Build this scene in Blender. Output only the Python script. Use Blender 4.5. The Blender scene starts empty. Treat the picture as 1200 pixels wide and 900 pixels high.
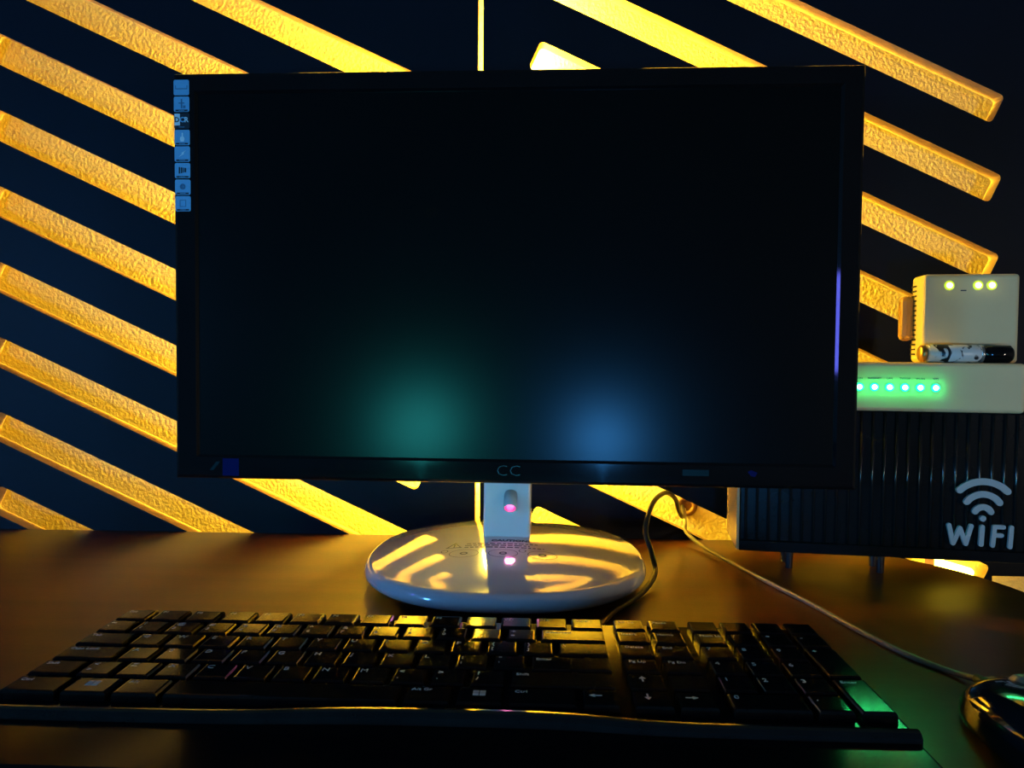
import bpy, bmesh, math, random
from mathutils import Vector, Matrix, Euler
random.seed(7)
C = bpy.context.scene.collection
R = math.radians
PI = math.pi

# ------------------------------------------------------------------ camera
cam_d = bpy.data.cameras.new('camera')
cam = bpy.data.objects.new('camera', cam_d); C.objects.link(cam)
bpy.context.scene.camera = cam
cam_d.sensor_width = 36.0
cam_d.lens = 27.0                     # 900 px focal length on 1200 px
cam_d.clip_start = 0.01
_y, _p, _r = R(1.7), R(2.1), R(0.5)
_f = Vector((-math.sin(_y)*math.cos(_p), math.cos(_y)*math.cos(_p), -math.sin(_p)))
_rt = Vector((math.cos(_y), math.sin(_y), 0)); _up = _rt.cross(_f)
_r2 = _rt*math.cos(_r) + _up*math.sin(_r); _u2 = -_rt*math.sin(_r) + _up*math.cos(_r)
_m = Matrix((_r2, _u2, -_f)).transposed().to_4x4(); _m.translation = Vector((0, 0, .178))
cam.matrix_world = _m

# ------------------------------------------------------------------ world, exposure
w = bpy.data.worlds.new('World'); bpy.context.scene.world = w
w.use_nodes = True
w.node_tree.nodes['Background'].inputs[0].default_value = (.35, .5, .9, 1)
w.node_tree.nodes['Background'].inputs[1].default_value = .006
vs = bpy.context.scene.view_settings
vs.view_transform = 'Standard'; vs.look = 'None'; vs.exposure = 0; vs.gamma = 1
vs.use_curve_mapping = False

# lamp strengths (each lamp is built further down)
LED_WARM = (1.0, .68, .040)
S_TUBE = 700.0
S_LOW = 45.0
S_BLUE_TUBE = 30.0
S_BLUE_GLOBE = 165.0
S_TEAL_GLOBE = 36.0
S_SIDE_FILL = 125.0
S_WHITE_FILL = 125.0

# ------------------------------------------------------------------ materials
def mat(name, col, rough=.5, metal=0, spec=.5, coat=0, emit=None, es=0, noise=None, bump=None, trans=0):
    m = bpy.data.materials.new(name); m.use_nodes = True
    nt = m.node_tree; b = nt.nodes['Principled BSDF']
    b.inputs['Base Color'].default_value = (*col, 1)
    b.inputs['Roughness'].default_value = rough
    b.inputs['Metallic'].default_value = metal
    b.inputs['Specular IOR Level'].default_value = spec
    b.inputs['Coat Weight'].default_value = coat
    b.inputs['Coat Roughness'].default_value = .03
    b.inputs['Transmission Weight'].default_value = trans
    if emit:
        b.inputs['Emission Color'].default_value = (*emit, 1)
        b.inputs['Emission Strength'].default_value = es
    tc = nt.nodes.new('ShaderNodeTexCoord')
    if noise:                                   # (scale vec, second colour, contrast lo, hi)
        sc, c2, lo, hi = noise
        mp = nt.nodes.new('ShaderNodeMapping'); mp.inputs['Scale'].default_value = sc
        n = nt.nodes.new('ShaderNodeTexNoise'); n.inputs['Scale'].default_value = 1; n.inputs['Detail'].default_value = 6
        cr = nt.nodes.new('ShaderNodeValToRGB')
        cr.color_ramp.elements[0].position = lo; cr.color_ramp.elements[1].position = hi
        cr.color_ramp.elements[0].color = (*col, 1); cr.color_ramp.elements[1].color = (*c2, 1)
        nt.links.new(tc.outputs['Object'], mp.inputs['Vector']); nt.links.new(mp.outputs['Vector'], n.inputs['Vector'])
        nt.links.new(n.outputs['Fac'], cr.inputs['Fac']); nt.links.new(cr.outputs['Color'], b.inputs['Base Color'])
    if bump:                                    # (scale, strength, distance, detail)
        n2 = nt.nodes.new('ShaderNodeTexNoise'); n2.inputs['Scale'].default_value = bump[0]; n2.inputs['Detail'].default_value = bump[3]
        bp = nt.nodes.new('ShaderNodeBump'); bp.inputs['Strength'].default_value = bump[1]; bp.inputs['Distance'].default_value = bump[2]
        nt.links.new(tc.outputs['Object'], n2.inputs['Vector']); nt.links.new(n2.outputs['Fac'], bp.inputs['Height'])
        nt.links.new(bp.outputs['Normal'], b.inputs['Normal'])
    return m

M = {}
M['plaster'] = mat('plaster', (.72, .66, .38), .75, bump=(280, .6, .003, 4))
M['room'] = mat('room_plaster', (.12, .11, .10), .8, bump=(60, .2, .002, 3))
M['panel_paint'] = mat('panel_paint', (.0045, .008, .015), .55, spec=.15, noise=((9, 9, 9), (.006, .010, .019), .3, .7), bump=(400, .05, .001, 2))
M['mdf'] = mat('mdf', (.52, .34, .18), .7, noise=((60, 60, 60), (.45, .28, .14), .3, .7))
M['desk'] = mat('desk_wood', (.15, .046, .008), .32, spec=.33, noise=((3, 42, 3), (.10, .031, .005), .35, .68), bump=(260, .10, .0006, 3))
M['desk_edge'] = mat('desk_edge', (.05, .022, .01), .4)
M['floor'] = mat('floor_boards', (.06, .045, .035), .5, noise=((2, 20, 2), (.045, .034, .026), .3, .7))
M['black_gloss'] = mat('black_gloss', (.004, .004, .005), .06, spec=.5, noise=((30, 30, 30), (.005, .005, .006), .3, .7))
M['screen'] = mat('screen_glass', (.0025, .0035, .004), .22, spec=.19, noise=((8, 8, 8), (.003, .004, .0045), .4, .6))
M['black_matt'] = mat('black_matt', (.010, .010, .012), .45, noise=((40, 40, 40), (.013, .013, .015), .3, .7))
M['white_gloss'] = mat('white_gloss', (.74, .74, .74), .12, spec=.5, coat=1, noise=((12, 12, 12), (.71, .71, .72), .3, .7))
M['white_neck'] = mat('white_neck', (.72, .72, .73), .22, spec=.5, noise=((12, 12, 12), (.69, .69, .7), .3, .7))
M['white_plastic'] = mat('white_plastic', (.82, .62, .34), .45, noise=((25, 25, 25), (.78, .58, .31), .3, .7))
M['key'] = mat('key_plastic', (.004, .004, .0045), .11, spec=.19, noise=((90, 90, 90), (.008, .0075, .0075), .35, .7), bump=(1500, .06, .0003, 2))
M['kb_frame'] = mat('keyboard_frame', (.006, .006, .007), .12, spec=.25, noise=((60, 60, 60), (.009, .009, .01), .3, .7))
M['legend'] = mat('legend_print', (.55, .55, .58), .5)
M['ink'] = mat('dark_ink', (.03, .035, .06), .6)
M['silver'] = mat('silver_print', (.45, .47, .5), .25, metal=.8)
M['logo'] = mat('logo_print', (.055, .06, .065), .3, metal=.8)
M['sticker'] = mat('blue_sticker', (.16, .42, .68), .4, noise=((60, 60, 60), (.14, .39, .64), .3, .7))
M['sticker_ink'] = mat('sticker_ink', (.05, .16, .30), .5)
M['sticker_white'] = mat('sticker_white', (.72, .82, .88), .5)
M['sticker_black'] = mat('sticker_black', (.006, .01, .02), .5)
M['blue_label'] = mat('blue_label', (.003, .009, .08), .12, spec=.3)  # sticker colour, also used for the painted blue bezel reflection
M['teal_mark_reflection'] = mat('teal_mark_reflection', (.008, .028, .034), .14, spec=.3)  # colour of the slanted mark and of the painted teal reflection
M['cable'] = mat('black_cable', (.015, .013, .012), .28)
M['grey_cable'] = mat('grey_cable', (.28, .24, .20), .35)
M['box_black'] = mat('box_black', (.004, .005, .0055), .20, spec=.25, noise=((20, 20, 20), (.007, .008, .009), .3, .7))
M['rib'] = mat('rib_gloss', (.010, .011, .012), .16, spec=.6)
M['kb_ledge'] = mat('keyboard_ledge', (.005, .005, .006), .14, spec=.11)
M['box_side'] = mat('box_side', (.50, .34, .17), .16, noise=((14, 14, 14), (.45, .30, .15), .3, .7))
M['white_letter'] = mat('white_letter', (.42, .44, .46), .45)
M['vent'] = mat('vent_dark', (.03, .02, .012), .7)
M['brass'] = mat('brass', (.55, .30, .10), .3, metal=.9)
M['amber'] = mat('amber_plastic', (.45, .22, .05), .3)
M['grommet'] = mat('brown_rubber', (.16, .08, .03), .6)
M['dark_wood'] = mat('dark_wood', (.05, .03, .02), .5)
M['mouse'] = mat('mouse_gloss', (.006, .006, .008), .10, spec=.5, coat=.6)
M['mouse_grey'] = mat('mouse_grey', (.2, .2, .2), .3, metal=.6)
M['led_tube'] = mat('led_tube_glow', (1, .8, .5), .4, emit=LED_WARM, es=S_TUBE)
M['led_low'] = mat('led_bar_glow', (1, .8, .5), .4, emit=LED_WARM, es=S_LOW)
M['green_core'] = mat('green_led_core', (.6, 1, .8), .3, emit=(.03, 1, .26), es=130)
M['green_lens'] = mat('green_led_lens', (.1, .6, .3), .3, emit=(.0, 1, .38), es=1.6)
M['lime_core'] = mat('lime_led_core', (.9, 1, .6), .3, emit=(.9, 1, .45), es=8)
M['lime_lens'] = mat('lime_led_lens', (.5, .6, .1), .3, emit=(.55, .75, 0.0), es=.9)
M['pink_led'] = mat('pink_led', (1, .5, .8), .3, emit=(1, .26, .58), es=45)
M['pink_hood'] = mat('pink_hood_liner', (.30, .04, .14), .4)
M['blue_tube'] = mat('blue_tube_glow', (.5, .5, 1), .3, emit=(.13, .15, 1), es=S_BLUE_TUBE)
M['blue_globe'] = mat('blue_globe_glow', (.4, .6, 1), .3, emit=(.06, .38, 1), es=S_BLUE_GLOBE)
M['side_fill'] = mat('side_fill_glow', (.4, .6, 1), .3, emit=(.10, .42, 1), es=S_SIDE_FILL)
M['white_fill'] = mat('white_fill_glow', (1, 1, 1), .3, emit=(1, .86, .70), es=S_WHITE_FILL)
M['teal_globe'] = mat('teal_globe_glow', (.4, 1, .9), .3, emit=(.05, .80, .78), es=S_TEAL_GLOBE)

def marble():
    m = bpy.data.materials.new('marbled_print'); m.use_nodes = True
    nt = m.node_tree; b = nt.nodes['Principled BSDF']; b.inputs['Roughness'].default_value = .3
    tc = nt.nodes.new('ShaderNodeTexCoord'); mp = nt.nodes.new('ShaderNodeMapping')
    mp.inputs['Scale'].default_value = (60, 150, 150); mp.inputs['Rotation'].default_value = (0, .5, 0)
    n = nt.nodes.new('ShaderNodeTexNoise'); n.inputs['Scale'].default_value = 1; n.inputs['Detail'].default_value = 3; n.inputs['Distortion'].default_value = 1.2
    cr = nt.nodes.new('ShaderNodeValToRGB'); e = cr.color_ramp.elements
    e[0].position = .40; e[0].color = (.012, .012, .014, 1); e[1].position = .46; e[1].color = (.7, .7, .68, 1)
    nt.links.new(tc.outputs['Object'], mp.inputs[0]); nt.links.new(mp.outputs[0], n.inputs[0])
    nt.links.new(n.outputs['Fac'], cr.inputs[0]); nt.links.new(cr.outputs[0], b.inputs['Base Color'])
    return m
M['marble'] = marble()

# ------------------------------------------------------------------ helpers
def link(name, me, m, parent=None, loc=(0, 0, 0), rot=(0, 0, 0), smooth=False):
    if m is not None and len(me.materials) == 0: me.materials.append(m)
    o = bpy.data.objects.new(name, me); C.objects.link(o)
    o.location = loc; o.rotation_euler = rot
    if parent: o.parent = parent
    if smooth:
        for p in me.polygons: p.use_smooth = True
    return o
def from_bm(name, bm, m, parent=None, loc=(0, 0, 0), rot=(0, 0, 0), smooth=False):
    bmesh.ops.recalc_face_normals(bm, faces=bm.faces[:])
    me = bpy.data.meshes.new(name); bm.to_mesh(me); bm.free()
    return link(name, me, m, parent, loc, rot, smooth)
def empty(name, loc=(0, 0, 0), rz=0):
    o = bpy.data.objects.new(name, None); C.objects.link(o)
    o.location = loc; o.rotation_euler = (0, 0, rz); o.empty_display_size = .02
    return o
def tag(o, label=None, cat=None, group=None, kind=None):
    for k, v in (('label', label), ('category', cat), ('group', group), ('kind', kind)):
        if v: o[k] = v
    return o
def bm_box(x0, x1, y0, y1, z0, z1, bev=0, seg=2, bm=None):
    bm = bm or bmesh.new()
    r = bmesh.ops.create_cube(bm, size=1)
    for v in r['verts']:
        v.co = Vector((x0+(v.co.x+.5)*(x1-x0), y0+(v.co.y+.5)*(y1-y0), z0+(v.co.z+.5)*(z1-z0)))
    if bev:
        es = list({e for v in r['verts'] for e in v.link_edges})
        bmesh.ops.bevel(bm, geom=es, offset=bev, segments=seg, profile=.5, affect='EDGES')
    return bm
def box(name, dims, m, parent=None, bev=0, seg=2, loc=(0, 0, 0), rot=(0, 0, 0)):
    return from_bm(name, bm_box(*dims, bev=bev, seg=seg), m, parent, loc, rot, smooth=False)
def prism(name, pts, y0, y1, m, parent=None, loc=(0, 0, 0), rot=(0, 0, 0), mats=None):
    """polygon in the x-z plane, given thickness from y0 (front) to y1"""
    n = len(pts)
    v = [(x, y0, z) for x, z in pts] + [(x, y1, z) for x, z in pts]
    f = [tuple(range(n)), tuple(range(2*n-1, n-1, -1))] + [(i, n+i, n+(i+1) % n, (i+1) % n) for i in range(n)]
    me = bpy.data.meshes.new(name); me.from_pydata(v, [], f)
    bm = bmesh.new(); bm.from_mesh(me)
    bmesh.ops.recalc_face_normals(bm, faces=bm.faces[:])
    if n > 4: bmesh.ops.triangulate(bm, faces=[q for q in bm.faces if len(q.verts) > 4])
    bm.to_mesh(me); bm.free()
    o = link(name, me, m, parent, loc, rot)
    if mats:
        me.materials.append(mats)
        for p in me.polygons:
            p.material_index = 0 if p.normal.y < -.5 else 1
    return o
def slab(name, pts, z0, z1, m, parent=None, loc=(0, 0, 0), rot=(0, 0, 0)):
    """polygon in the x-y plane with thickness z0..z1"""
    n = len(pts)
    v = [(x, y, z0) for x, y in pts] + [(x, y, z1) for x, y in pts]
    f = [tuple(range(n)), tuple(range(n, 2*n))] + [(i, (i+1) % n, n+(i+1) % n, n+i) for i in range(n)]
    me = bpy.data.meshes.new(name); me.from_pydata(v, [], f)
    bm = bmesh.new(); bm.from_mesh(me); bmesh.ops.recalc_face_normals(bm, faces=bm.faces[:])
    bm.to_mesh(me); bm.free()
    return link(name, me, m, parent, loc, rot)
def catmull(pts, n=10):
    P = [Vector(p) for p in pts]; P = [P[0]*2-P[1]] + P + [P[-1]*2-P[-2]]; out = []
    for i in range(1, len(P)-2):
        for k in range(n):
            t = k/n
            a, b, c, d = P[i-1], P[i], P[i+1], P[i+2]
            out.append(.5*((2*b)+(c-a)*t+(2*a-5*b+4*c-d)*t*t+(-a+3*b-3*c+d)*t**3))
    out.append(P[-2]); return out
def tube(name, pts, r, m, parent=None, seg=10, loc=(0, 0, 0), rot=(0, 0, 0), bm_in=None):
    bm = bm_in or bmesh.new(); rings = []; up = None
    for i, p in enumerate(pts):
        t = (pts[min(i+1, len(pts)-1)] - pts[max(i-1, 0)]).normalized()
        if up is None: up = Vector((0, 0, 1)) if abs(t.z) < .9 else Vector((1, 0, 0))
        s = t.cross(up).normalized(); up = s.cross(t)
        rr = r(i/(len(pts)-1)) if callable(r) else r
        rings.append([bm.verts.new(p + (s*math.cos(a)+up*math.sin(a))*rr) for a in [2*PI*k/seg for k in range(seg)]])
    for a, b in zip(rings, rings[1:]):
        for k in range(seg): bm.faces.new((a[k], a[(k+1) % seg], b[(k+1) % seg], b[k]))
    bm.faces.new(rings[0]); bm.faces.new(rings[-1])
    if bm_in: return bm
    return from_bm(name, bm, m, parent, loc, rot, True)
def lathe(name, prof, m, parent=None, seg=32, loc=(0, 0, 0), rot=(0, 0, 0), sx=1, sy=1, smooth=True):
    """profile of (r, z) turned about local z"""
    bm = bmesh.new(); rings = []
    for r, z in prof:
        if r < 1e-6: rings.append([bm.verts.new((0, 0, z))])
        else: rings.append([bm.verts.new((r*sx*math.cos(2*PI*k/seg), r*sy*math.sin(2*PI*k/seg), z)) for k in range(seg)])
    for a, b in zip(rings, rings[1:]):
        for k in range(seg):
            k2 = (k+1) % seg
            if len(a) == 1 and len(b) == 1: continue
            if len(a) == 1: bm.faces.new((a[0], b[k], b[k2]))
            elif len(b) == 1: bm.faces.new((a[k], a[k2], b[0]))
            else: bm.faces.new((a[k], a[k2], b[k2], b[k]))
    return from_bm(name, bm, m, parent, loc, rot, smooth)
TEXTS = []
def text(name, body, size, m, parent, loc, rot=(0, 0, 0), extrude=.0001, align='CENTER', bold=0, sx=1):
    cu = bpy.data.curves.new(name, 'FONT'); cu.body = body; cu.size = size; cu.extrude = extrude
    cu.align_x = align; cu.align_y = 'CENTER'; cu.offset = bold; cu.resolution_u = 2
    o = bpy.data.objects.new('tmp_text', cu); C.objects.link(o)
    TEXTS.append((o, name, m, parent, loc, rot, sx))
def flush_texts():
    bpy.context.view_layer.update()
    dg = bpy.context.evaluated_depsgraph_get()
    made = []
    for o, name, m, parent, loc, rot, sx in TEXTS:
        me = bpy.data.meshes.new_from_object(o.evaluated_get(dg)); made.append(me)
    for me, (o, name, m, parent, loc, rot, sx) in zip(made, TEXTS):
        me.materials.clear()
        q = link(name, me, m, parent, loc, rot); q.scale = (sx, 1, 1)
        cu = o.data; bpy.data.objects.remove(o); bpy.data.curves.remove(cu)
    TEXTS.clear()
UPRIGHT = (R(90), 0, 0)            # text standing in the x-z plane, facing -y

# ================================================================== the setting
WALL_Y = .822; PAN_Y = .750; PAN_T = .016
o = box('wall_back', (-1.6, 1.6, WALL_Y, WALL_Y+.1, -.73, 1.7), M['plaster']); tag(o, 'textured cream plaster wall behind the slotted panels', kind='structure')
o = box('floor', (-1.6, 1.6, -1.6, WALL_Y+.1, -.78, -.73), M['floor']); tag(o, 'dark floor under the desk', kind='structure')

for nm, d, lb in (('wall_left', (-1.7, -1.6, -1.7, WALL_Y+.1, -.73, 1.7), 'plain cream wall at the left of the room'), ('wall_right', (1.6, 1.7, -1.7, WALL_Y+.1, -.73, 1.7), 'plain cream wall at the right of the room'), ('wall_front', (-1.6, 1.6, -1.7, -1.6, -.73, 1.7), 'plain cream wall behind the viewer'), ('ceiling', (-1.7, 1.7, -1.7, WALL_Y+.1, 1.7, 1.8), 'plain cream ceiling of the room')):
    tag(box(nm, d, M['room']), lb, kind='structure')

# ---- slotted panels: slats running down to the right between stiles, slots with rounded corners
TH = R(24.79); TAN = math.tan(TH)
SP, OL, OR_ = .0749, .178+.0681, .178+.3041
SLOT_V = .0308                                  # vertical height of a slot
CR = .0045
def make_panel(name, label, off, xl, xr, k0, k1, out_l, out_r, top, bot, notch=None):
    t = empty(name, (0, PAN_Y, bot)); tag(t, label, 'wall panel', 'slotted panels on the wall')
    L = lambda x, z: (x, z-bot)
    ux, uz = math.cos(TH), -math.sin(TH)        # along the slot
    nx, nz = math.sin(TH), math.cos(TH)         # across, upwards
    def slot(k):
        h = SLOT_V*math.cos(TH)
        # lower left corner lies at xl ; upper right corner lies at xr
        zl = off - SP*k - TAN*xl - SLOT_V
        A = Vector((xl, zl)); D = A + Vector((nx, nz))*h
        zr = off - SP*k - TAN*xr
        Cc = Vector((xr, zr)); B = Cc - Vector((nx, nz))*h
        return A, B, Cc, D                      # lower-left, lower-right, upper-right, upper-left
    U = Vector((ux, uz)); N = Vector((nx, nz))
    S = {k: slot(k) for k in range(k0, k1+1)}
    mats = (M['panel_paint'], M['mdf'])
    def piece(nm, pts): prism(nm, [L(*p) for p in pts], 0, PAN_T, mats[0], t, mats=mats[1])
    for k in range(k0, k1):                     # slat between slot k and slot k+1
        a, b = S[k], S[k+1]
        piece('slat', [a[0]+U*CR, b[3]+U*CR, b[2]-U*CR, a[1]-U*CR])
    def arc(c, a0, a1, n=5): return [c + (U*math.cos(a0+(a1-a0)*i/n) + N*math.sin(a0+(a1-a0)*i/n))*CR for i in range(n+1)]
    # left stile, walking down the slots
    pts = [Vector((out_l, bot)), Vector((out_l, top)), Vector((S[k0][3].x+ux*CR, top))]
    for k in range(k0, k1+1):
        A, B, Cc, D = S[k]
        pts += arc(D+U*CR-N*CR, PI/2, PI); pts += arc(A+U*CR+N*CR, PI, 3*PI/2)
    pts += [Vector(((S[k1][0]+U*CR).x, bot))]
    piece('stile', pts)
    # right stile, walking up the slots
    x0 = (S[k1][1]-U*CR).x
    if notch: pts = [Vector((x0, bot)), Vector((notch[0], bot)), Vector((notch[0], notch[1])), Vector((out_r, notch[1])), Vector((out_r, top))]
    else: pts = [Vector((x0, bot)), Vector((out_r, bot)), Vector((out_r, top))]
    pts += [Vector(((S[k0][2]-U*CR).x, top))]
    low = []
    for k in range(k0, k1+1):
        A, B, Cc, D = S[k]
        low += arc(Cc-U*CR-N*CR, PI/2, 0) + arc(B-U*CR+N*CR, 0, -PI/2)
    piece('stile', pts + low)
    a = S[k0]; piece('rail', [a[3]+U*CR, Vector(((a[3]+U*CR).x, top)), Vector(((a[2]-U*CR).x, top)), a[2]-U*CR])
    a = S[k1]; piece('rail', [Vector(((a[0]+U*CR).x, bot)), a[0]+U*CR, a[1]-U*CR, Vector(((a[1]-U*CR).x, bot))])
    # spacer battens that hold the panel off the wall, along its outer side and top
    xo = out_l if out_l < -.3 else out_r-.03
    box('batten', (xo, xo+.03, PAN_T, WALL_Y-PAN_Y, (0 if not notch else notch[1]-bot), top-bot), M['mdf'], t)
    box('batten', (out_l+.03, out_r-.03, PAN_T, WALL_Y-PAN_Y, top-bot-.03, top-bot), M['mdf'], t)
    return t
make_panel('slotted_panel', 'dark navy wall panel with diagonal slots at the left of the bright slit', OL, -.547, -.104, -2, 6, -.68, -.0580, .74, -.28)
make_panel('slotted_panel', 'dark navy wall panel with diagonal slots at the right, behind the routers', OR_, -.0092, .442, -2, 6, -.0530, .66, .74, -.28, notch=(.4445, -.031))

# ---- LED lamps behind the panels
def rounded_tube(name, a, b, r, m, parent=None):
    a, b = Vector(a), Vector(b); d = (b-a).normalized(); ln = (b-a).length
    pts = [a+d*(ln*i/24) for i in range(25)]
    def rad(t):
        e = min(t, 1-t)*ln
        return r*math.sqrt(max(.04, 1-(1-e/r)**2)) if e < r else r
    return tube(name, pts, rad, m, parent, seg=12)
lt = empty('led_tube', (-.055, .800, -.06)); tag(lt, 'glowing warm LED tube behind the vertical slit between the panels', 'lamp')
rounded_tube('glass_tube', (.055, -.008, .62), (-.03, -.008, .10), .006, M['led_tube'], lt)
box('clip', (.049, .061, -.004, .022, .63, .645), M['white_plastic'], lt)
box('clip', (-.042, -.026, -.004, .022, .075, .092), M['white_plastic'], lt)
lb = empty('led_bar', (.435, .800, -.037)); tag(lb, 'short glowing LED bar behind the lowest right slot', 'lamp')
rounded_tube('glass_tube', (-.022, 0, .006), (.020, 0, -.006), .005, M['led_low'], lb)
box('clip', (-.032, -.022, -.004, .022, .002, .012), M['white_plastic'], lb)

# ---- desk
DX0, DX1, DY0, DY1, CRAD = -.90, .380, .13, PAN_Y-.0005, .185
dk = empty('desk', (-.2, .45, -.73)); tag(dk, 'dark brown wooden desk top with a rounded back corner', 'desk')
pts = [(DX0, DY0), (DX1, DY0)]
pts += [(DX1-CRAD+CRAD*math.cos(PI/2*i/20), DY1-CRAD+CRAD*math.sin(PI/2*i/20)) for i in range(21)]
pts += [(DX0, DY1)]
slab('desk_top', [(x+.2, y-.45) for x, y in pts], .73-.026, .73, M['desk'], dk)
box('leg_panel', (-.66, -.63, -.28, .22, 0, .704), M['dark_wood'], dk)
box('leg_panel', (.40, .43, -.28, .02, 0, .704), M['dark_wood'], dk)

# ================================================================== monitor
BASE = Vector((-.0215, .613, 0)); MYAW = R(-1.7)
mo = empty('computer_monitor', BASE, MYAW); tag(mo, 'black widescreen monitor, switched off, on a glossy white oval stand', 'monitor')
# base: rounded dish, superellipse
DOME = lambda r: .0368 - .0175*r**2
def make_base():
    a, b, ex = .1105, .1175, 2.25
    prof = []
    for i in range(13):
        r = .94*i/12
        prof.append((r, DOME(r)))
    zr = prof[-1][1]
    for i in range(1, 9):
        an = PI/2*i/8
        prof.append((.94+.06*math.sin(an), zr-.0085*(1-math.cos(an))))
    for i in range(1, 6):
        an = PI/2*i/5
        prof.append((1-.10*(1-math.cos(an)), zr-.0085-.0065*math.sin(an)))
    bm = bmesh.new(); seg = 96; rings = []
    for r, z in prof:
        if r == 0: rings.append([bm.verts.new((0, 0, z))]); continue
        ring = []
        for k in range(seg):
            t = 2*PI*k/seg; c, s = math.cos(t), math.sin(t)
            ring.append(bm.verts.new((a*r*math.copysign(abs(c)**(2/ex), c), b*r*math.copysign(abs(s)**(2/ex), s), z)))
        rings.append(ring)
    for p, q in zip(rings, rings[1:]):
        for k in range(seg):
            k2 = (k+1) % seg
            bm.faces.new((p[0], q[k], q[k2]) if len(p) == 1 else (p[k], p[k2], q[k2], q[k]))
    bm.faces.new(rings[-1])
    return from_bm('base', bm, M['white_gloss'], mo, smooth=True)
bs = make_base()
lathe('base_foot', [(0, 0), (.080, 0), (.080, .0085), (0, .0085)], M['black_matt'], mo, seg=48, sy=1.05, smooth=False)
# neck, leaning back a little
nk = from_bm('neck', bm_box(-.0185, .0185, -.004, .024, 0, .16, bev=.002), M['white_neck'], mo, (.001, -.012, .0335), (R(-3.5), 0, 0))
box('neck_bracket', (-.04, .04, -.012, .014, .155, .235), M['black_matt'], mo, bev=.003)
# display head
PX0, PX1, PZ0, PZ1 = -.2480, .2545, .0835, .3855
FY = -.050                                     # front plane of the bezel
IX0, IX1, IZ0, IZ1 = PX0+.018, PX1-.0165, PZ0+.0180, PZ1-.0150
def make_bezel():
    bm = bmesh.new()
    def rect(x0, x1, z0, z1, y): return [bm.verts.new(p) for p in ((x0, y, z0), (x1, y, z0), (x1, y, z1), (x0, y, z1))]
    e = .0025
    loops = [rect(PX0, PX1, PZ0, PZ1, FY+.014), rect(PX0, PX1, PZ0, PZ1, FY+e), rect(PX0+e*.3, PX1-e*.3, PZ0+e*.3, PZ1-e*.3, FY+e*.3), rect(PX0+e, PX1-e, PZ0+e, PZ1-e, FY),
             rect(IX0-.0019, IX1+.0019, IZ0-.0019, IZ1+.0019, FY), rect(IX0, IX1, IZ0, IZ1, FY+.0019), rect(IX0, IX1, IZ0, IZ1, FY+.014)]
    loops.append(loops[0])
    for p, q in zip(loops, loops[1:]):
        for k in range(4): bm.faces.new((p[k], p[(k+1) % 4], q[(k+1) % 4], q[k]))
    return from_bm('bezel', bm, M['black_gloss'], mo)
bz = make_bezel()
box('screen', (IX0, IX1, FY+.0021, FY+.006, IZ0, IZ1), M['screen'], mo)
def make_shell():
    bm = bmesh.new()
    def rect(ins, y): return [bm.verts.new(p) for p in ((PX0+ins, y, PZ0+ins*.7), (PX1-ins, y, PZ0+ins*.7), (PX1-ins, y, PZ1-ins*.7), (PX0+ins, y, PZ1-ins*.7))]
    L = [rect(.001, FY+.0141), rect(.004, FY+.022), rect(.05, FY+.032), rect(.075, FY+.036)]
    for p, q in zip(L, L[1:]):
        for k in range(4): bm.faces.new((p[k], p[(k+1) % 4], q[(k+1) % 4], q[k]))
    bm.faces.new(L[0]); bm.faces.new(L[-1])
    return from_bm('back_shell', bm, M['black_matt'], mo)
make_shell()
# logo letters, marks and painted reflections on the lower bezel
text('logo_letter', 'C', .0115, M['logo'], mo, (-.0005, FY-.0001, PZ0+.0095), UPRIGHT, bold=-.0003, sx=1.15)
text('logo_letter', 'C', .0115, M['logo'], mo, (.0090, FY-.0001, PZ0+.0095), UPRIGHT, bold=-.0003, sx=1.15)
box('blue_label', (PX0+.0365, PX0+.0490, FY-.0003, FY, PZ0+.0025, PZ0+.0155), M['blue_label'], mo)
prism('slanted_mark', [(PX0+.0265, PZ0+.0065), (PX0+.0295, PZ0+.0065), (PX0+.0345, PZ0+.0130), (PX0+.0315, PZ0+.0130)], FY-.0002, FY, M['teal_mark_reflection'], mo)
box('teal_reflection', (.1310, .1500, FY-.0002, FY, PZ0+.0085, PZ0+.0130), M['teal_mark_reflection'], mo)  # teal reflection in the glossy bezel, painted as a flat plate
prism('blue_reflection', [(.1775, PZ0+.0120), (.1800, PZ0+.0090), (.1830, PZ0+.0085), (.1845, PZ0+.0115), (.1800, PZ0+.0135)], FY-.0002, FY, M['blue_label'], mo)  # blurred blue reflection in the bezel, drawn as a coloured shape
AX = R(90-42)
lh = lathe('added_led_hood', [(.0044, -.0105), (.0047, -.0110), (.0052, -.0105), (.0052, .004), (0, .004)], M['white_neck'], nk, seg=24, loc=(.003, -.0050, .0330), rot=(-AX, 0, 0))  # hood added to keep the LED's glow off the neck
lathe('added_hood_liner', [(.0043, -.0005), (.0044, -.0105)], M['pink_hood'], lh, seg=24)
lathe('power_led', [(0, -.0012), (.0042, -.0010), (.0042, .0005), (0, .0005)], M['pink_led'], nk, seg=20, loc=(.003, -.0050, .0330), rot=(-AX, 0, 0), smooth=False)
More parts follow.
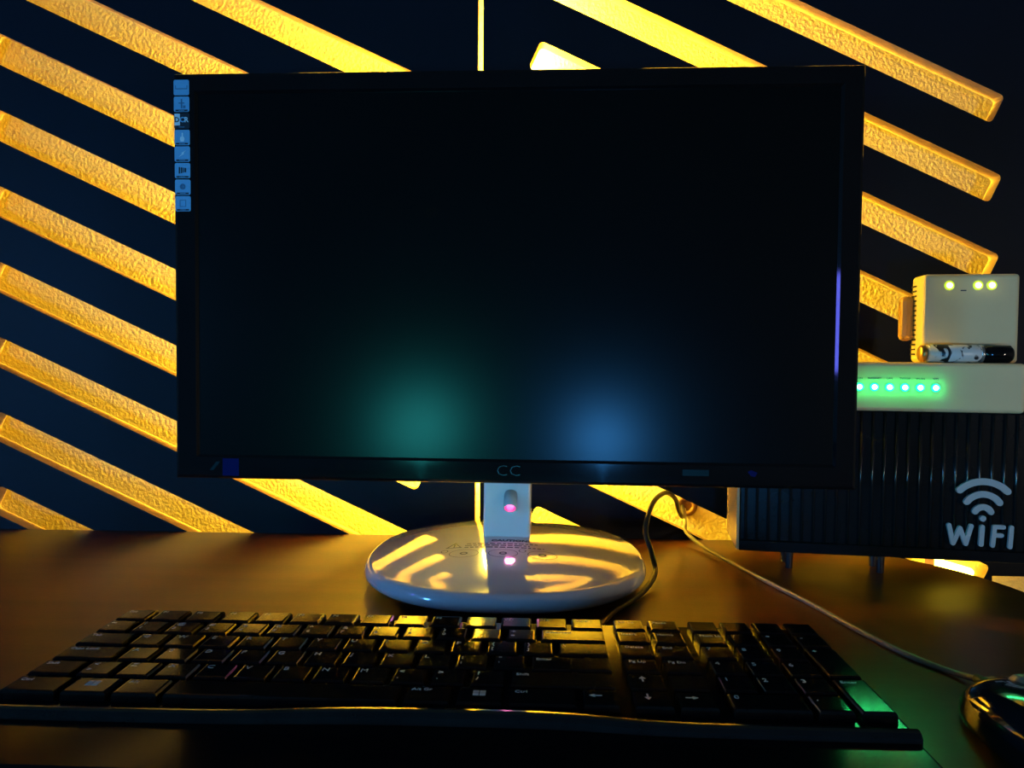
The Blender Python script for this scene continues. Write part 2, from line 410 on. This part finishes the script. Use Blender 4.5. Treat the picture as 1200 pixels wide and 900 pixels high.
# feature stickers down the left of the bezel
def make_stickers():
    x0, sw, sh = PX0+.0006, .0118, .0113
    for i in range(8):
        zt = PZ1-.0050-.01222*i; zc = zt-sh/2; xc = x0+sw/2+.0001*i
        pts = []
        for cx, cz, a0 in ((1, 1, 0), (-1, 1, 90), (-1, -1, 180), (1, -1, 270)):
            for q in range(4):
                an = R(a0+30*q); pts.append((cx*(sw/2-.0012)+.0012*math.cos(an), cz*(sh/2-.0012)+.0012*math.sin(an)))
        st = prism('feature_sticker', pts, -.0002, 0, M['sticker_black'] if i == 2 else M['sticker'], mo, (xc, FY, zc))
        def bit(nm, p, m): prism(nm, p, -.0004, -.0002, m, st)
        def rc(a, b, c, d): return [(a, c), (b, c), (b, d), (a, d)]
        if i == 0:
            bit('icon_stroke', rc(-.0042, .0042, -.0012, -.0007), M['sticker_ink']); bit('icon_stroke', rc(-.0045, -.0041, -.0012, .0016), M['sticker_ink']); bit('icon_stroke', rc(.0041, .0045, -.0012, .0016), M['sticker_ink'])
        else:
            bit('caption_strip', rc(-.0046, .0046, -.0052, -.0040), M['sticker_black'])
            bit('caption_text', rc(-.0022, .0022, -.00480, -.00440), M['sticker'])
        if i == 1:
            bit('icon_stroke', rc(-.0005, .0005, -.0030, .0038), M['sticker_ink']); bit('icon_stroke', rc(-.0022, .0022, .0004, .0012), M['sticker_ink']); bit('icon_stroke', rc(.0012, .0030, -.0030, -.0010), M['sticker_ink'])
        if i == 2:
            bit('white_half', rc(-.0056, -.0014, -.0034, .0052), M['sticker_white'])
            text('sticker_letter', 'D', .0052, M['sticker_black'], st, (-.0036, -.0005, .0006), UPRIGHT, bold=.0001)
            text('sticker_letter', 'C', .0052, M['sticker'], st, (.0003, -.0005, .0006), UPRIGHT, bold=.0002)
            text('sticker_letter', 'R', .0052, M['sticker_white'], st, (.0036, -.0005, .0006), UPRIGHT, bold=.0001)
        if i == 3:
            bit('icon_stroke', rc(-.0002, .0007, -.0005, .0034), M['sticker_white']); bit('icon_stroke', [(-.0010, -.0030), (.0014, -.0030), (.0020, -.0008), (.0012, .0006), (-.0010, .0006), (-.0016, -.0010)], M['sticker_white'])
        if i == 4:
            bit('icon_stroke', [(-.0026, -.0020), (.0002, .0004), (-.0008, .0006), (.0028, .0026), (.0006, .0006), (.0016, .0002)], M['sticker_white'])
        if i == 5:
            for q, (a, b) in enumerate(((-.0028, -.0018), (-.0012, -.0002), (.0004, .0010), (.0016, .0028))):
                bit('icon_stroke', rc(a, b, -.0022+.0003*q, .0026-.0002*q), M['sticker_black'])
        if i == 6:
            ring = [(.0022*math.cos(R(a)), .0022*math.sin(R(a))+.0004) for a in range(0, 360, 30)]
            bit('icon_stroke', ring, M['sticker_ink'])
            bit('icon_stroke', [(x*.62, (z-.0004)*.62+.0004) for x, z in ring], M['sticker'])
        if i == 7:
            for q in (rc(-.0024, -.0019, -.0024, .0028), rc(.0019, .0024, -.0024, .0028), rc(-.0019, .0019, -.0024, -.0019), rc(-.0019, .0019, .0023, .0028)): bit('icon_stroke', q, M['sticker_ink'])
make_stickers()
# caution print on the base, in front of the neck
def make_caution():
    z = .0002
    pr = empty('caution_print', (0, 0, 0)); pr.parent = mo
    def tx(b, s, x, y, bold=0): text('caution_text', b, s, M['ink'], pr, (x, y, z), (0, 0, 0), extrude=.00005, bold=bold)
    tx('CAUTION!', .0062, .0050, -.0275, .00025)
    for q, (y, x0, x1) in enumerate(((-.0345, -.028, .026), (-.0385, -.029, .020), (-.0425, -.029, .031))):
        x = x0
        while x < x1:
            l = random.uniform(.002, .006); l = min(l, x1-x)
            slab('caution_line', [(x, y-.0006), (x+l, y-.0006), (x+l, y+.0006), (x, y+.0006)], z-.0001, z+.00006, M['ink'], pr); x += l+.0012
    def ringsh(nm, cx, cy, rx, ry, wd, n=28):
        bm = bmesh.new(); a = []; b = []
        for k in range(n):
            t = 2*PI*k/n
            a.append(bm.verts.new((cx+rx*math.cos(t), cy+ry*math.sin(t), z+.00005))); b.append(bm.verts.new((cx+(rx-wd)*math.cos(t), cy+(ry-wd)*math.sin(t), z+.00005)))
        for k in range(n): bm.faces.new((a[k], a[(k+1) % n], b[(k+1) % n], b[k]))
        from_bm(nm, bm, M['ink'], pr)
    T = [(-.043, -.0425), (-.031, -.0425), (-.037, -.0315)]
    for i in range(3):
        (x0, y0), (x1, y1) = T[i], T[(i+1) % 3]; d = Vector((x1-x0, y1-y0)).normalized()*.0009; nn = Vector((-d.y, d.x))
        slab('warning_triangle', [(x0, y0), (x1, y1), (x1+nn.x, y1+nn.y), (x0+nn.x, y0+nn.y)], z-.0001, z+.00006, M['ink'], pr)
    slab('warning_mark', [(-.0375, -.0395), (-.0365, -.0395), (-.0365, -.035), (-.0375, -.035)], z-.0001, z+.00006, M['ink'], pr)
    slab('warning_mark', [(-.0375, -.0415), (-.0365, -.0415), (-.0365, -.0402), (-.0375, -.0402)], z-.0001, z+.00006, M['ink'], pr)
    for cx in (-.028, .001, .030):
        ringsh('guide_ring', cx, -.0545, .0110, .0075, .0005)
        ringsh('guide_ring', cx, -.0545, .0030, .0024, .0012)
    for cx in (-.043, .015): ringsh('guide_ring', cx, -.0490, .0028, .0028, .0006)
make_caution()

# ================================================================== keyboard
KU = .019; KX0 = -.2440; KRY = {'f': .4400, 'n': .4208, 'q': .4016, 'h': .3824, 's': .3632, 'c': .3440}
KC = Vector((-.0425, .385, 0))
kb = empty('keyboard', KC, R(-.5)); tag(kb, 'black full-size keyboard with glossy low keys in front of the monitor', 'keyboard')
FRZ = .0195; KTOP = .0238
kx0, kx1, ky0, ky1 = -.2500-KC.x, .1640-KC.x, .3230-KC.y, .4520-KC.y
box('tray', (kx0, kx1, ky0+.004, ky1, .002, FRZ), M['kb_frame'], kb, bev=.002)
def make_lip():
    # rounded ridge along the front, with the gentle wave the photo shows
    bm = bmesh.new(); n = 60; rows = []
    for i in range(n+1):
        x = kx0+.0005+(kx1-kx0-.001)*i/n; wx = (x+KC.x)
        s = 1/(1+math.exp((wx-.035)/.012)) * 1/(1+math.exp(-(wx+.105)/.018))
        yb = ky0+.0005-.0042*(1-s); zt = FRZ+.0028+.0016*s
        prof = [(yb+.010, zt-.004), (yb+.0085, zt-.0016), (yb+.0065, zt-.0003), (yb+.0045, zt), (yb+.0030, zt-.0006), (yb+.0012, zt-.0022), (yb+.0012, .0025), (yb+.010, .0025)]
        rows.append([bm.verts.new((x, y, z)) for y, z in prof])
    for a, b in zip(rows, rows[1:]):
        m = len(a)
        for k in range(m): bm.faces.new((a[k], a[(k+1) % m], b[(k+1) % m], b[k]))
    bm.faces.new(rows[0]); bm.faces.new(rows[-1])
    return from_bm('front_lip', bm, M['kb_frame'], kb)
make_lip()
box('front_ledge', (kx0+.0005, kx1-.0005, ky0-.040, ky0+.003, .003, .0180), M['kb_ledge'], kb, bev=.002)
for fx in (kx0+.03, kx1-.03):
    for fy in (ky0+.02, ky1-.015):
        lathe('rubber_foot', [(0, 0), (.006, 0), (.006, .0025), (0, .0025)], M['black_matt'], kb, seg=12, loc=(fx, fy, 0), smooth=False)
KM = {}
def key_mesh(wd, dp):
    k = (round(wd, 5), round(dp, 5))
    if k in KM: return KM[k]
    bm = bmesh.new(); R_ = []
    for ins, z in ((0, .0165), (.0002, KTOP-.0012), (.0008, KTOP-.0002), (.0016, KTOP)):
        x, y = wd/2-ins, dp/2-ins
        R_.append([bm.verts.new(p) for p in ((-x, -y, z), (x, -y, z), (x, y, z), (-x, y, z))])
    for a, b in zip(R_, R_[1:]):
        for q in range(4): bm.faces.new((a[q], a[(q+1) % 4], b[(q+1) % 4], b[q]))
    bm.faces.new(R_[-1]); bm.faces.new(R_[0])
    bmesh.ops.recalc_face_normals(bm, faces=bm.faces[:])
    me = bpy.data.meshes.new('key'); bm.to_mesh(me); bm.free(); me.materials.append(M['key']); KM[k] = me
    return me
GAP = .0026
def arrow_mark(k, ang):
    p = [(-.0028, -.0004), (.0004, -.0004), (.0004, -.0016), (.0030, 0), (.0004, .0016), (.0004, .0004), (-.0028, .0004)]
    c, s = math.cos(ang), math.sin(ang)
    slab('legend', [(x*c-y*s-.002, x*s+y*c+.002) for x, y in p], KTOP-.0001, KTOP+.0001, M['legend'], k)
def add_key(lab, x0, wd, y, rows=1, dp=None):
    d = (dp or .0192)*rows - GAP
    k = link('key', key_mesh(wd-GAP, d), None, kb, (x0+wd/2-KC.x, y-KC.y, 0))
    top = d/2-.0044; lx = -(wd-GAP)/2+.0032
    if lab in ('up', 'down', 'left', 'right'): arrow_mark(k, {'up': PI/2, 'down': -PI/2, 'left': PI, 'right': 0}[lab])
    elif lab == 'win':
        for a in (0, 1):
            for b in (0, 1):
                xx, yy = -.0034+a*.0031, -.0010+b*.0027
                slab('legend', [(xx, yy), (xx+.0027, yy), (xx+.0027, yy+.0023), (xx, yy+.0023)], KTOP-.0001, KTOP+.0001, M['legend'], k)
    elif lab:
        two = lab.split('|')
        sz = .0050 if len(two[0]) == 1 else .0036
        text('legend', two[0], sz, M['legend'], k, (lx-.0008, top, KTOP+.00006), extrude=.00005, align='LEFT')
        if len(two) > 1: text('legend', two[1], .0042, M['legend'], k, (lx-.0008, top-.0062, KTOP+.00006), extrude=.00005, align='LEFT')
def row(y, items, x=KX0):
    for lab, wu in items:
        if lab is not None: add_key(lab, x, wu*KU, y)
        x += wu*KU
fw = 15/14
row(KRY['f'], [(s, fw) for s in ['Esc']+['F%d' % i for i in range(1, 13)]+['Prt Sc']])
row(KRY['n'], [('~|`', 1)]+[(a, 1) for a in ('!|1', '@|2', '#|3', '$|4', '%|5', '^|6', '&|7', '*|8', '(|9', ')|0', '_|-', '+|=')]+[('Backspace', 2)])
row(KRY['q'], [('Tab', 1.5)]+[(c, 1) for c in 'QWERTYUIOP']+[('{|[', 1), ('}|]', 1), ('\\', 1.5)])
row(KRY['h'], [('Caps Lock', 1.75)]+[(c, 1) for c in 'ASDFGHJKL']+[(':|;', 1), ('"|\'', 1), ('Enter', 2.25)])
row(KRY['s'], [('Shift', 1.25), ('<|>', 1)]+[(c, 1) for c in 'ZXCVBNM']+[('<|,', 1), ('>|.', 1), ('?|/', 1), ('Shift', 2.75)])
row(KRY['c'], [('Ctrl', 1.5), ('win', 1.25), ('Alt', 1.25), ('', 5.75), ('Alt Gr', 1.25), ('win', 1.25), ('Ctrl', 1.75), ('left', 1)])
NX, NU = .0452, .0198
for r_, a, b in (('f', 'Scr Lk', 'Pause'), ('n', 'Insert', 'Home'), ('q', 'Delete', 'End'), ('h', 'Pg Up', 'Pg Dn'), ('s', 'up', ''), ('c', 'down', 'right')):
    add_key(a, NX, NU, KRY[r_]); add_key(b, NX+NU, NU, KRY[r_])
PX, PU = .0885, .0183
for r_, it in (('f', ['', '', '', '']), ('n', ['Num Lk', '/', '*', '-']), ('q', ['7', '8', '9']), ('h', ['4', '5', '6']), ('s', ['1', '2', '3'])):
    for i, s in enumerate(it): add_key(s, PX+PU*i, PU, KRY[r_])
add_key('0', PX, PU*2, KRY['c']); add_key('.', PX+PU*2, PU, KRY['c'])
add_key('+', PX+PU*3, PU, (KRY['q']+KRY['h'])/2, 2); add_key('Enter', PX+PU*3, PU, (KRY['s']+KRY['c'])/2, 2)

# ================================================================== the ribbed WiFi box and what stands on it
BA = Vector((.1689, .6305, .02)); BYAW = R(-7.6); BW, BD, BH = .285, .058, .117
bxr = empty('wifi_box', (BA.x, BA.y, 0), BYAW); tag(bxr, 'black ribbed box with white WiFi lettering on its front', 'box')
bm = bm_box(.0, BW, .004, BD, .02, .02+BH, bev=.0015)
body = from_bm('body', bm, M['box_black'], bxr)
box('side_board', (-.0022, 0, .001, BD+.012, .0205, .02+BH), M['box_side'], bxr, bev=.0004)
box('bottom_rail', (0, BW, .0005, .0042, .02, .0285), M['box_black'], bxr, bev=.0006)
RP = .0088; bmr = bmesh.new(); n = 5
A_, B_ = [], []
for i in range(n+1):
    an = PI*i/n
    A_.append(bmr.verts.new((-.0013*math.cos(an), -.0020*math.sin(an), 0))); B_.append(bmr.verts.new((-.0013*math.cos(an), -.0020*math.sin(an), BH-.010)))
for i in range(n): bmr.faces.new((A_[i], A_[i+1], B_[i+1], B_[i]))
bmr.faces.new(A_); bmr.faces.new(B_)
bmesh.ops.recalc_face_normals(bmr, faces=bmr.faces[:])
rib_me = bpy.data.meshes.new('rib'); bmr.to_mesh(rib_me); bmr.free(); rib_me.materials.append(M['rib'])
for p in rib_me.polygons: p.use_smooth = len(p.vertices) == 4
for i in range(int(BW/RP)):
    link('rib', rib_me, None, bxr, (RP*(i+.5)+.001, .0042, .0288))
for fx in (.045, .118):
    for fy in (.030, .050):
        lathe('foot', [(0, 0), (.003, 0), (.0035, .02), (0, .02)], M['black_matt'], bxr, seg=16, loc=(fx, fy, 0), smooth=False)
# WiFi sign
def arc_band(cx, cz, r0, r1, a0, a1, n=16):
    o = [(cx+r1*math.sin(R(a0+(a1-a0)*i/n)), cz+r1*math.cos(R(a0+(a1-a0)*i/n))) for i in range(n+1)]
    i_ = [(cx+r0*math.sin(R(a1+(a0-a1)*i/n)), cz+r0*math.cos(R(a1+(a0-a1)*i/n))) for i in range(n+1)]
    rm, rr = (r0+r1)/2, (r1-r0)/2
    def cap(a, s):
        c = Vector((cx+rm*math.sin(R(a)), cz+rm*math.cos(R(a)))); u = Vector((math.sin(R(a)), math.cos(R(a)))); t = Vector((math.cos(R(a)), -math.sin(R(a))))*s
        return [tuple(c+u*rr*math.cos(q)+t*rr*math.sin(q)) for q in (PI/5, 2*PI/5, 3*PI/5, 4*PI/5)]
    return o + cap(a1, 1) + i_ + cap(a0, -1)[::-1]
YS0, YS1 = -.0002, .0022
cx = .1835
for (zt, zs, half, th_) in ((.0858, .0762, .0193, .0052), (.0757, .0672, .0138, .0050), (.0656, .0598, .0076, .0048)):
    sag = zt-th_*.45-zs; hw = half-th_*.4; rad = (hw*hw+sag*sag)/(2*sag); ang = math.degrees(math.asin(min(1, hw/rad)))
    prism('wifi_arc', arc_band(cx, zt-th_/2-rad, rad-th_/2, rad+th_/2, -ang, ang), YS0, YS1, M['white_letter'], bxr)
prism('letter_dot', [(cx+.0024*math.cos(R(a)), .0542+.0024*math.sin(R(a))) for a in range(0, 360, 30)], YS0, YS1, M['white_letter'], bxr)
def strokes(nm, segs, wd):
    """one letter from overlapping rounded strokes"""
    bm = bmesh.new()
    for i, (x0, z0, x1, z1) in enumerate(segs):
        a, b = Vector((x0, z0)), Vector((x1, z1)); d = (b-a).normalized(); pn = Vector((-d.y, d.x)); pts = []
        for q in range(7): an = PI/2+PI*q/6; pts.append(a+(d*math.cos(an)+pn*math.sin(an))*wd/2)
        for q in range(7): an = -PI/2+PI*q/6; pts.append(b+(d*math.cos(an)+pn*math.sin(an))*wd/2)
        y0 = YS0-.0001*i
        f = [bm.verts.new((p.x, y0, p.y)) for p in pts]; k = [bm.verts.new((p.x, YS1, p.y)) for p in pts]; m = len(pts)
        bm.faces.new(f); bm.faces.new(k[::-1])
        for q in range(m): bm.faces.new((f[q], f[(q+1) % m], k[(q+1) % m], k[q]))
    return from_bm(nm, bm, M['white_letter'], bxr)
zt, zb = .0480, .0338
strokes('letter', [(.1592, zt, .1625, zb), (.1625, zb, .1672, zt-.002), (.1672, zt-.002, .1716, zb), (.1716, zb, .1752, zt)], .0034)
strokes('letter', [(.1834, zt-.0005, .1828, zb)], .0036)
strokes('letter', [(.1922, zt, .1912, zb-.0006), (.1922, zt, .1985, zt), (.1918, zt-.0065, .1972, zt-.0065)], .0033)
strokes('letter', [(.2044, zt, .2036, zb-.0012)], .0033)

# ---- white router lying on the box
RT = Vector((.0, -.010, .02+BH))
Mloc = Matrix.Translation((BA.x, BA.y, 0)) @ Matrix.Rotation(BYAW, 4, 'Z')
def on_box(x, y, z): return Mloc @ Vector((x, y, z))
rz = .02+BH
rt_o = empty('wifi_router', on_box(.15, .025, rz), BYAW); tag(rt_o, 'long white router with a row of six green lights, lying on the ribbed box', 'router')
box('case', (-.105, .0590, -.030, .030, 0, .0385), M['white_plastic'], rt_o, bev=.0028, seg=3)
def led(parent, x, y, z, r, core, lens, pitch=R(90)):
    l = lathe('indicator_light', [(0, .0002), (r, .0002), (r, .0007), (r*.55, .0010), (0, .0010)], lens, parent, seg=20, loc=(x, y, z), rot=(pitch, 0, 0), smooth=False)
    lathe('light_core', [(0, .0010), (r*.58, .0010), (r*.5, .0020), (r*.25, .0026), (0, .0027)], core, l, seg=16)
names = ['PON', 'INTERNET', 'LAN', 'TV/VOIP', 'WLAN', 'WPS']
for i in range(6):
    x = .0886+.0112*i-.15
    led(rt_o, x, -.0300, .0190, .0034, M['green_core'], M['green_lens'])
    text('light_caption', names[i], .0022, M['ink'], rt_o, (x, -.0301, .0258), UPRIGHT, extrude=.00005)
# ---- modem standing on the router
mz = rz+.0385
md = empty('modem', on_box(.1775, .024, mz), BYAW); tag(md, 'small white upright modem with three lime lights and slit vents on its side', 'modem')
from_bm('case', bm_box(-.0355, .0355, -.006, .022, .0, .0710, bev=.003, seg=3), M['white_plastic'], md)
for i in range(15):
    box('vent_slit', (-.0362, -.0340, .010, .020, .0060+.0040*i, .0074+.0040*i), M['vent'], md)
for x in (-.0168, .0044, .0144): led(md, x, -.006, .0618, .0038, M['lime_core'], M['lime_lens'])
box('caption_mark', (-.0082, -.0040, -.0063, -.0059, .0573, .0582), M['ink'], md)
pl = box('power_plug', (-.0455, -.0345, .014, .026, .018, .055), M['amber'], md, bev=.004)
# ---- little cylinder in front of the modem
cy = empty('marbled_cylinder', on_box(.1690, .0075, mz), BYAW); tag(cy, 'small black and white marbled cylinder lying in front of the modem', 'cylinder')
r = .0072
def xl(nm, x0, x1, ra, m, ch=.0008):
    return lathe(nm, [(0, x0), (ra-ch, x0), (ra, x0+ch), (ra, x1-ch), (ra-ch, x1), (0, x1)], m, cy, seg=28, loc=(0, 0, r), rot=(0, R(90), 0))
xl('sleeve', -.0275, .0125, r, M['marble']); xl('cap', .0128, .0345, r*.99, M['black_gloss'], .002)
xl('brass_end', -.0330, -.0276, r*.92, M['brass'], .0015); xl('ring', .0105, .0128, r*1.02, M['silver'], .0003)

# ================================================================== cables, grommet, mouse
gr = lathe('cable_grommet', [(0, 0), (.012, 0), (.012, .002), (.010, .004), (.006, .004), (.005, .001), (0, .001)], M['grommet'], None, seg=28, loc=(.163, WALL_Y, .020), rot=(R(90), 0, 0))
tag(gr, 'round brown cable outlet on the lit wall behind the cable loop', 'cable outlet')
kc = tube('keyboard_cable', catmull([(.030, .4525, .010), (.040, .480, .006), (.055, .522, .0030), (.080, .565, .0028), (.0960, .602, .0075), (.0955, .617, .020), (.0920, .627, .034), (.0950, .635, .047), (.1030, .652, .0565), (.1170, .680, .0580), (.1300, .706, .0480), (.1380, .730, .0320), (.1460, .752, .0220), (.158, .815, .0200)], 12), .0021, M['cable'])
tag(kc, 'black keyboard cable arching up beside the white stand', 'cable')
mc = tube('mouse_cable', catmull([(.160, .815, .0170), (.1500, .758, .0140), (.1480, .742, .0090), (.1560, .710, .0040), (.1700, .660, .0022), (.1860, .600, .0020), (.2010, .545, .0020), (.2110, .500, .0020), (.2230, .460, .0020), (.2360, .435, .0020), (.2420, .418, .0050), (.2425, .4020, .0110)], 12), .0018, M['grey_cable'])
tag(mc, 'thin mouse cable running across the desk to the right', 'cable')

ms = empty('computer_mouse', (.238, .338, 0), R(4)); tag(ms, 'glossy black mouse at the right end of the keyboard', 'mouse')
def make_mouse():
    bm = bmesh.new(); nu, nv = 28, 14; rows = []
    hw, hl, ht = .031, .060, .025
    for j in range(nv+1):
        ph = PI/2*j/nv
        rw = []
        for i in range(nu):
            t = 2*PI*i/nu; c, s = math.cos(t), math.sin(t)
            q = math.cos(ph)**.55 if j < nv else 0
            x = hw*q*math.copysign(abs(c)**.8, c); y = hl*q*math.copysign(abs(s)**.85, s)
            z = .003 + ht*math.sin(ph)**.9*(1-.20*(y/hl)) 
            rw.append(bm.verts.new((x, y, z)))
            if j == nv: break
        rows.append(rw)
    for a, b in zip(rows, rows[1:]):
        for k in range(nu):
            k2 = (k+1) % nu
            bm.faces.new((a[k], a[k2], b[0]) if len(b) == 1 else (a[k], a[k2], b[k2], b[k]))
    bm.faces.new(rows[0])
    from_bm('shell', bm, M['mouse'], ms, smooth=True)
    box('sole', (-.019, .019, -.044, .044, 0, .004), M['black_matt'], ms, bev=.001)
    lathe('scroll_wheel', [(0, -.0035), (.009, -.0035), (.010, -.002), (.010, .002), (.009, .0035), (0, .0035)], M['mouse_grey'], ms, seg=20, loc=(0, .031, .0175), rot=(0, R(90), 0))
    tube('button_seam', [Vector((0, y, .003+.025*math.sin(math.acos(min(1, (abs(y)/.060)**(1/.55))))**.9*(1-.2*y/.060)+.0001)) for y in [.0405+.0018*i for i in range(8)]], .0006, M['black_matt'], ms, seg=6)
    lathe('cable_boot', [(0, -.006), (.0028, -.006), (.0036, .006), (0, .006)], M['black_matt'], ms, seg=14, loc=(0, .060, .011), rot=(R(90), 0, 0))
make_mouse()

# ================================================================== lamps of the dark room that the glossy things mirror, plus two added fill globes
tl = empty('blue_tube_lamp', (-.75, .247, 0)); tag(tl, 'upright blue tube lamp at the far left end of the desk', 'lamp')
lathe('base', [(0, 0), (.045, 0), (.045, .006), (.012, .016), (.006, .020), (.006, .150), (0, .150)], M['black_matt'], tl, seg=32)
rounded_tube('glass_tube', (0, 0, .150), (0, 0, .345), .006, M['blue_tube'], tl)
st = empty('low_bench', (.15, -.45, -.73)); tag(st, 'low dark bench standing behind the viewer', 'bench')
box('bench_top', (-1.45, .95, -.14, .14, .615, .64), M['dark_wood'], st, bev=.003)
for sx in (-1.40, .90):
    for sy in (-.11, .11): box('leg', (sx-.02, sx+.02, sy-.02, sy+.02, 0, .615), M['dark_wood'], st)
def globe(nm, label, x, y, z, rr, m):
    g = empty(nm, (x, y, -.09)); tag(g, label, 'lamp')
    lathe('base', [(0, 0), (.03, 0), (.028, .006), (.009, .012), (.009, z-rr*.95+.09), (0, z-rr*.95+.09)], M['black_matt'], g, seg=24)
    lathe('globe', [(rr*math.sin(PI*i/16), -rr*math.cos(PI*i/16)) for i in range(17)], m, g, seg=32, loc=(0, 0, z+.09))
globe('blue_globe_lamp', 'small blue globe lamp near the middle of the bench', .08, -.42, .012, .032, M['blue_globe'])
globe('teal_globe_lamp', 'teal globe lamp standing on the bench', -.29, -.42, .030, .058, M['teal_globe'])

globe('blue_globe_lamp', 'large added blue fill globe at the left end of the bench', -1.22, -.36, .20, .07, M['side_fill'])  # extra lamp added to light the base rim blue, outside the screen's mirror view
globe('white_fill_globe', 'small added white fill globe at the right end of the bench', .98, -.40, .10, .040, M['white_fill'])  # added to brighten the router fronts, kept out of the screen's reflection

flush_texts()
# the caution print follows the swell of the base
for o in [q for q in bpy.data.objects if q.parent and q.parent.name.startswith('caution_print')]:
    ox, oy = o.location.x, o.location.y
    for v in o.data.vertices:
        x, y = ox+v.co.x*o.scale.x, oy+v.co.y
        v.co.z += DOME((abs(x/.1105)**2.25+abs(y/.1175)**2.25)**(1/2.25))
